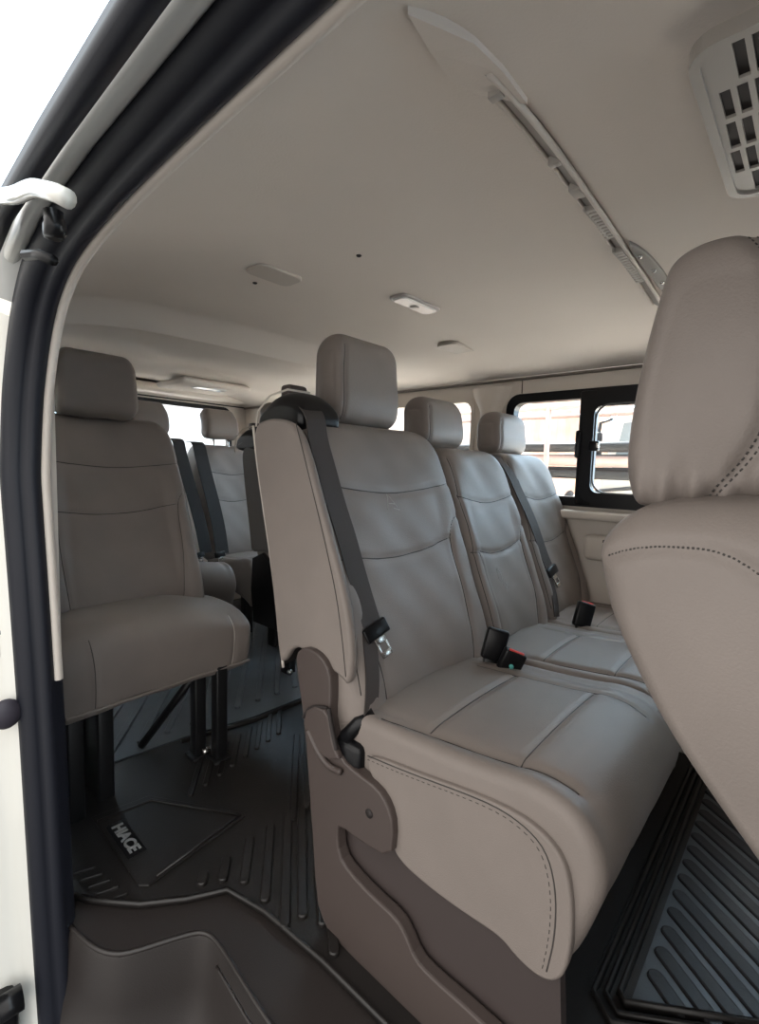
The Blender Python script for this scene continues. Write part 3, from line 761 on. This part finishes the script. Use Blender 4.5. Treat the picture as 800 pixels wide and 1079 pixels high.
# ---------------- last row
def rear_seat(cx, y, label, hx):
    r = empty('passenger_seat', (cx, y-.1, 0), label, 'seat', GRP)
    backrest(r, cx, .185, y-.20, z0=.40, z1=1.0, thick=.15, rec=.33, rc=.05, hi=False, res=.7)
    headrest(r, hx, .095, y-.02, 1.035, 1.195, thick=.09, seam=False)
    seat_cushion(r, cx-.185, cx+.185, y-.18, y-.55, zt=.44, zfr=.47, seams=False, res=.6)
    leg_frame(r, cx, y-.45, y-.2, .31)
    return r
r1 = rear_seat(.965, 2.42, 'grey back-row seat mostly hidden behind the folding seat by the door pillar', 1.015)
r2 = rear_seat(1.425, 2.42, 'grey back-row seat in front of the bright rear window, headrest raised on posts', 1.400)
def black_belt(root, pts, w=.05):
    o = strap(MB(), pts, w).build('seat_belt', WEBK, root); return o
bb = black_belt(r1, [(1.125, 2.44, 1.02), (1.135, 2.38, 1.02), (1.135, 2.36, .95), (1.175, 2.24, .62), (1.18, 2.19, .47)], .062)
bb2 = black_belt(r2, [(1.235, 2.44, 1.01), (1.235, 2.37, 1.01), (1.24, 2.35, .93), (1.27, 2.24, .62), (1.26, 2.18, .46)], .070)
tongue(bb2, (1.235, 2.16, .46), (.1, -.2, -1), (1, 0, 0), .9)
tongue(bb, (1.13, 2.16, .47), (.1, -.2, -1), (1, 0, 0), .8)

# ---------------- the closest seat at the right edge
fs = empty('passenger_seat', (.71, -.05, 0), 'large closest grey seat at the right edge with dark stitching along its shoulder', 'seat', GRP)
fp = [(.148, .862), (.164, .838), (.162, .815), (.150, .770), (.124, .722), (.092, .672), (.052, .622), (.010, .575), (-.045, .51), (-.10, .44), (-.17, .43), (-.24, .46), (-.20, .56), (-.14, .68), (-.10, .78), (-.075, .85), (-.04, .880), (.03, .890), (.10, .884), (.128, .876)]
def fdisp(V):
    a = np.clip((V[:, 0]-.49)/.10, 0, 1); b = np.clip((.93-V[:, 0])/.10, 0, 1)
    e = np.maximum(1-a, 1-b)
    V[:, 2] -= .012*e**2*smoothstep(.78, .88, V[:, 2])
    V[:, 0] -= .006*np.sin(V[:, 1]*22+1)*smoothstep(.62, .8, V[:, 2])*(V[:, 0] < .6)
    return V
body('backrest', fp, .482, .93, .040, fs, SM, n=260, nx=60, rx=.04, dome=.012, disp=fdisp, scale=True,
     seams=[('side', [(.150, .822), (.130, .832), (.102, .839), (.060, .842), (.033, .829), (.0, .80)], .0011, 1, True)], rend=12)
fh = [(.134, 1.090), (.128, 1.112), (.105, 1.124), (.072, 1.124), (.03, 1.108), (.00, 1.06), (-.01, .98), (.0, .91), (.03, .882), (.08, .868), (.128, .864), (.148, .872), (.156, .90), (.155, .96), (.146, 1.03)]
def hdisp(V):
    q = smoothstep(.925, .875, V[:, 2])
    V[:, 0] += q*(.0045*np.sin(V[:, 1]*260)+.003*np.sin(V[:, 1]*130+1))*(V[:, 0] < .6)
    V[:, 2] += .003*np.sin(V[:, 1]*150)*smoothstep(.89, .86, V[:, 2])
    return V
body('headrest', fh, .535, .79, .034, fs, SM, n=220, nx=50, rx=.034, dome=.010, disp=hdisp, scale=True,
     seams=[('side', [(.068, 1.118), (.050, 1.09), (.040, 1.04), (.036, .98), (.046, .93), (.075, .890), (.085, .873)], .0010, 1, True),
            ('side', [(.062, 1.118), (.044, 1.09), (.034, 1.04), (.030, .98), (.040, .93), (.069, .890), (.079, .873)], .0010, 1, True)], rend=12)
seat_cushion(fs, .49, .92, -.12, -.50, seams=False, res=.5)
leg_frame(fs, .90, -.42, -.22, .31)

# ---------------- ceiling fittings
def cz(x, y): return float(ceil_z(x, y))
def cover(cx, cy, lx, ly, label, lens=False):
    z = cz(cx, cy)
    nm = 'ceiling_lamp' if lens else 'ceiling_cover'
    o = empty(nm, (cx, cy, z), label, 'ceiling lamp' if lens else 'ceiling cover')
    P = [(cx+a-0, cy+b) for a, b in rrect(-lx/2, lx/2, -ly/2, ly/2, min(lx, ly)*.28)]
    MB().prism(P, 2, z-.006, z+.006, bev=.003).build('lamp_housing' if lens else 'cover_plate', LAMPC if not lens else mat('lamp_rim', (.33, .30, .28), .35), o)
    if lens:
        Q = [(cx+a, cy+b) for a, b in rrect(-lx/2+.008, lx/2-.008, -ly/2+.008, ly/2-.008, min(lx, ly)*.22)]
        MB().prism(Q, 2, z-.010, z-.004, bev=.003).build('lamp_lens', LENS, o)
        MB().box((cx-.012, cy-.010, z-.013), (cx+.006, cy+.010, z-.009), .003).build('lamp_switch', GRIL, o)
    return o
cover(.712, 1.00, .125, .075, 'beige oval cover on the ceiling nearest the door opening')
cover(1.075, .862, .165, .062, 'rectangular interior lamp with pale lens in the middle of the ceiling', True)
cover(1.500, 1.005, .155, .085, 'beige oval cover on the ceiling toward the far windows')
z = cz(1.37, 2.45)
lo = empty('ceiling_lamp', (1.30, 2.42, z), 'small pale lamp on a raised ceiling pad near the rear window', 'ceiling lamp')
MB().box((1.12, 2.30, z-.022), (1.50, 2.60, z+.01), .02).build('lamp_housing', HEAD, lo)
MB().box((1.22, 2.34, z-.028), (1.38, 2.42, z-.018), .005).build('lamp_lens', LENS, lo)
for (x, y) in ((.765, .772), (.715, 1.085)):
    o = MB().sphere((x, y, cz(x, y)), .006, (1, 1, .6)).build('ceiling_clip', DARKS)
    tag(o, 'small dark clip in the headliner ' + ('ahead of the middle lamp' if y < .9 else 'beside the oval cover nearest the door'), 'clip')
# air grille
ag = empty('air_grille', (.79, 0, 1.33), 'white slotted air conditioner grille in the ceiling at the upper right', 'air grille')
zg = 1.325
holed('grille_frame', rrect(.583, .924, -.24, .138, .03), [rrect(.592, .915, -.22, .128, .022)[::-1]], 2, zg-.009, zg+.01, GRIL, ag, st=False)
slots = []
rows = [(.596, .656, .100), (.662, .718, .119), (.724, .785, .121), (.789, .849, .1235), (.853, .910, .107)]
for xa, xb, ytop in rows:
    k = 0
    y = ytop
    while y > -.20:
        slots.append([(xa+.002, y-.0100), (xb-.002, y-.0100), (xb-.002, y), (xa+.002, y)][::-1]); y -= .0155
holed('grille_face', rrect(.590, .917, -.222, .130, .022), slots, 2, zg-.006, zg-.0025, GRIL, ag, st=False)
MB().box((.594, -.22, zg-.002), (.912, .125, zg+.012)).build('grille_back', DARKS, ag)
# vent strip in the lip across the ceiling
vs = empty('air_vent_strip', (1.05, .40, 1.33), 'long narrow vent strip with small fins running across the ceiling', 'air vent')
m = MB(); m2 = MB()
def yl_(x): return .302+.045*(x-.47)
def zl(x): return cz(x, .50)-.014
xs = np.linspace(.475, 1.42, 60)
m.add([(x, yl_(x)+.014, zl(x)+.012) for x in xs]+[(x, yl_(x)-.006, zl(x)-.003) for x in xs], [[i, i+1, 61+i, 60+i] for i in range(59)], 0)
m.sweep([(x, yl_(x)+.016, zl(x)+.010) for x in xs], [(-.002, -.003), (.002, -.003), (.002, .003), (-.002, .003)], up=(0, 0, 1), m=1)
m.sweep([(x, yl_(x)-.009, zl(x)-.003) for x in xs], [(-.003, -.002), (.003, -.002), (.003, .004), (-.003, .004)], up=(0, 0, 1), m=1)
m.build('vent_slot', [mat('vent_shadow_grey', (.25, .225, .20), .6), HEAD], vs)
def blk(a, b, y0, y1, h0, h1):
    yy = yl_(a); zz_ = zl(a); m2.box((a, yy+y0, zz_+h0), (b, yy+y1, zz_+h1), .001)
for a, b in ((.510, .522), (.690, .702), (.775, .805)):
    blk(a, b, -.004, .012, -.004, .008); m2.build('vent_clip', GRIL, vs); m2 = MB()
blk(.845, .975, .008, .012, -.004, .004)
for k in range(10): blk(.850+k*.0125, .859+k*.0125, -.006, .010, -.004, .005)
m2.build('vent_fins', GRIL, vs); m2 = MB()
blk(1.03, 1.225, .010, .014, -.006, .004)
for k in range(14): blk(1.035+k*.0135, 1.045+k*.0135, -.004, .012, -.006, .005)
m2.build('vent_fins', GRIL, vs)
pc = chaikin([(.985, .313), (1.06, .292), (1.20, .286), (1.36, .296), (1.40, .320)], 2)
sp = MB().prism([tuple(p) for p in pc], 2, zl(1.2)-.004, zl(1.2)+.01, bev=.002).build('speaker_grille', mat('speaker_grey', (.20, .18, .16), .6), vs)
for x, y in ((1.08, .304), (1.17, .300), (1.25, .302)): MB().sphere((x, y, zl(1.2)-.005), .005).build('screw', CHROME, vs)
fl = empty('ceiling_flap', (.43, .29, 1.31), 'flat angled beige ceiling panel at the end of the vent strip', 'ceiling panel')
def fixc(x, y):
    x0_, y0_ = x, y
    for _ in range(12): k = (cz(x, y)-.006-.9)/.43; x, y = x0_*k, y0_*k
    return x, y, cz(x, y)
pf = [fixc(*p) for p in [(.381, .327), (.43, .336), (.474, .341), (.512, .327), (.56, .292), (.50, .291), (.449, .296)]]
m = MB(); m.add([(x, y, z-.007) for x, y, z in pf]+[(x, y, z+.006) for x, y, z in pf], [[0, 1, 2, 3, 4, 5, 6]]+[[i, 7+i, 7+(i+1) % 7, (i+1) % 7] for i in range(7)], 0, False)
m.build('flap_panel', HEAD, fl)

# ---------------- outside of the door side: gutter, roller arm, opened sliding door edge
m = MB()
def rail(x, z, r0, ya=-.6, yb=.80):
    return [(x, y, z) for y in np.linspace(ya, yb, 20)]
m.sweep([(.156, -.6, 1.222), (.156, .60, 1.220), (.156, .80, 1.213), (.158, .90, 1.196)], [(-.010, -.010), (.009, -.010), (.009, .010), (-.010, .010)], up=(0, 0, 1))
struct(m, 'trim_10', SEAL)
m = MB()
m.sweep([(.187, -.6, 1.240), (.187, .60, 1.238), (.187, .80, 1.228), (.188, .92, 1.200)], [(-.012*math.cos(a), .012*math.sin(a)) for a in np.linspace(0, 2*math.pi, 13)[:-1]], up=(0, 0, 1))
m.box((.172, -.6, 1.262), (.26, .95, 1.267))
struct(m, 'trim_11', GUTTER)
ra = empty('roller_arm', (.14, .62, 1.17), 'white curved sliding door roller arm reaching out at the upper left', 'door arm')
m = MB(); m.tube([tuple(p) for p in resamp(chaikin([(.125, .85, 1.235), (.138, .735, 1.200), (.140, .66, 1.178), (.141, .60, 1.166), (.142, .56, 1.150), (.146, .535, 1.140), (.152, .53, 1.136)], 3, False), 24, False)], .0085, 12); m.build('arm', PAINT, ra)
m = MB(); m.box((.154, .605, 1.130), (.172, .630, 1.150), .005); m.tube([(.158, .60, 1.15), (.158, .60, 1.125)], .009, 10); m.build('roller', BLACKP, ra)
m = MB(); m.tube([(.158, .715, 1.137), (.166, .69, 1.134), (.172, .66, 1.122)], .006, 8); m.build('catch_hook', BLACKP, ra)
kb = MB().sphere((.176, 1.02, .456), .024, (1, .6, 1.1)).tube([(.176, 1.02, .456), (.176, 1.05, .456)], .012, 10).build('rubber_stopper', mat('stopper_rubber', (.03, .025, .035), .6))
tag(kb, 'round dark rubber door stopper on the white body at the left edge', 'door stopper')
lr = empty('lower_roller', (.15, 1.05, -.13), 'black lower door roller at the bottom left corner', 'door roller')
m = MB(); m.box((.13, 1.03, -.20), (.182, 1.09, -.10), .012); m.tube([(.15, 1.03, -.10), (.185, 1.03, -.10)], .022, 12); m.build('roller_body', BLACKP, lr)
sdr = empty('sliding_door', (.03, 1.6, .6), 'white sliding door slid open along the outside of the van at the far left', 'sliding door')
dp = [(.06, .98, 1.10), (.045, 1.02, .95), (.04, 1.03, .8), (.04, 1.03, .4), (.05, 1.03, -.1)]
m = MB(); m.box((-.02, 1.05, -.15), (.06, 2.2, .85), .02); m.box((-.0, 1.05, 1.08), (.06, 2.2, 1.16), .02); m.box((-.01, 1.05, .8), (.06, 1.14, 1.12), .01); m.build('door_panel', PAINT, sdr)
MB().box((.015, 1.14, .84), (.022, 2.2, 1.09)).build('door_light_block', mat('light_block_dark', (.02, .025, .025), .08), sdr)  # opaque sheet added in the open door to cut light on the left
m = MB(); m.tube([(.128, .735, 1.170), (.126, .80, 1.145), (.122, .86, 1.10), (.118, .90, 1.02), (.114, .92, .92)], .010, 8); m.build('door_seal', SEAL, sdr)
m = MB(); m.box((.125, 1.045, .548), (.186, 1.12, .632), .006); m.box((.124, 1.043, .592), (.187, 1.05, .599), .0, m=1); struct(m, 'trim_12', [PAINT, DARKS])

# ================================================================= OUTSIDE SCENERY
g = MB().box((1.9, -9, -.62), (16, 16, -.60)); struct(g, 'ground', CONC)
g = MB().box((-14, -9, -.62), (1.9, 16, -.602)); struct(g, 'ground_2', mat('light_absorbing_ground', (.055, .052, .05), .9, var=.2, vscale=3))  # unseen ground, made dark so less light bounces onto the ceiling
wall = empty('corrugated_fence', (5.2, 1.5, -.6), 'tall orange and pink corrugated fence, paled as if overexposed, outside the far window', 'fence')
RUST = mat('overexposed_orange_sheet', (.80, .56, .44), .8, var=.25, vscale=3)  # paleness of overexposed daylight is put into the fence colours
PINKW = mat('pale_pink_wall', (.82, .72, .66), .8, var=.12, vscale=2)
xs = np.arange(-.2, 2.6, .04)
m = MB()
V = [(5.2+.02*(i % 2), 1.62+i*.05, z) for z in (-.6, 2.1) for i in range(18)]
m.add(V, [[i, i+1, 19+i, 18+i] for i in range(17)], 0, False); m.build('sheet_panel', RUST, wall)
m = MB(); V = [(5.3+.03*(i % 2), 2.4+i*.12, z) for z in (-.6, 1.75) for i in range(50)]
m.add(V, [[i, i+1, 51+i, 50+i] for i in range(49)], 0, False); m.build('pale_panel', PINKW, wall)
sc_ = empty('steel_rack', (4.1, 2.2, -.6), 'rusty steel pipe rack with posts standing outside the far window', 'rack')
STL = mat('rusty_pipe', (.42, .30, .26), .7); GRY = mat('grey_bar', (.08, .08, .08), .6); DRK = mat('dark_scrap', (.02, .02, .02), .6); PNK = mat('pinkish_scrap', (.5, .33, .3), .8)
for x in (3.82, 4.42):
    for y in ((.80, 1.665, 3.0) if x < 4 else (.80, 3.0)): MB().tube([(x, y, -.6), (x, y, 1.42)], .022, 8).build('post', STL, sc_)
    for z in (1.42, .70): MB().tube([(x, .78, z), (x, 3.05, z)], .018, 8).build('rail', STL if z > 1 else PAINT, sc_)
for y in (.80, 3.0): MB().tube([(3.82, y, .84), (4.42, y, .84)], .016, 8).build('rail', STL, sc_)
MB().box((3.85, 1.12, .45), (4.39, 2.98, .47)).build('shelf', STL, sc_)
random.seed(11)
for i in range(9):
    col_, row_ = i % 3, i//3
    x = 3.93+col_*.17; z = .905+row_*.105+col_*.012; r_ = .034+.012*random.random()
    o = MB().tube([(x, 1.0-.06*col_, z+random.uniform(-.008, .008)), (x+.01, 1.9, z+.004), (x, 3.2-.1*row_, z+random.uniform(-.008, .008))], r_, 7).build('scrap_bar', [DRK, GRY, DRK, STL][i % 4])
    tag(o, ['black', 'grey', 'black', 'rust-coloured'][i % 4]+' metal bar in the '+['bottom', 'middle', 'top'][row_]+' layer on the outdoor rack, '+['nearest', 'second nearest', 'third from'][col_]+' the van', 'metal bar', 'scrap bars on the outdoor rack')
for i in range(6):
    y = 1.27+i*.28; h_ = [.16, .24, .13, .2, .27, .15][i]
    m = MB(); m.box((3.95, y-.09, .47), (4.25, y+.09, .47+h_), .03); m.tube([(3.93, y-.07, .47+h_*.6), (3.93, y+.07, .47+h_*.8)], .02, 8); m.tube([(4.0, y, .47+h_), (4.15, y+.03, .50+h_)], .03, 8)
    o = m.build('scrap_part', [PNK, GRY, DRK][i % 3])
    tag(o, ['pinkish', 'grey', 'black'][i % 3]+' scrap machine part on the rack shelf, '+['first', 'second', 'third', 'fourth', 'fifth', 'sixth'][i]+' from the truck', 'scrap part', 'scrap parts on the rack shelf')
# white truck cab seen through the sliding pane
tk = empty('truck', (4.6, .75, -.6), 'white truck cab with side mirror seen through the right window pane', 'truck')
MB().prism([(.25, -.6), (1.55, -.6), (1.58, .35), (1.50, .9), (1.38, 1.50), (.25, 1.55)], 0, 4.6, 5.1, bev=.05).build('cab', PAINT, tk)
MB().prism([(.70, .92), (1.40, .92), (1.32, 1.36), (.75, 1.38)], 0, 4.585, 4.605).build('side_window', mat('cab_glass', (.20, .24, .26), .15), tk)
MB().tube([(4.60, 1.42, 1.40), (4.54, 1.50, 1.36), (4.52, 1.52, 1.1)], .015, 6).build('mirror_arm', BLACKM, tk)
MB().box((4.49, 1.47, 1.02), (4.55, 1.57, 1.28), .02).build('side_mirror', BLACKM, tk)
MB().tube([(4.58, 1.2, .80), (4.56, 1.50, .76), (4.56, 1.55, .5)], .02, 6).build('step_rail', GRY, tk)
# pale house behind the van
hs = empty('house', (3.2, 9.5, -.6), 'pale grey house with a sloping roof beyond the rear window', 'house')
MB().box((3.4, 8.5, -.6), (9, 12, 2.0)).build('wall', mat('house_wall', (.55, .55, .55), .8), hs)
MB().prism([(2.9, 1.85), (9.2, 3.9), (9.2, 4.1), (2.9, 2.1)], 1, 8.2, 12.2).build('roof', mat('house_roof', (.45, .45, .47), .6), hs)
for o in bpy.data.objects:
    for k in ('_o', '_p'):
        if k in o: del o[k]
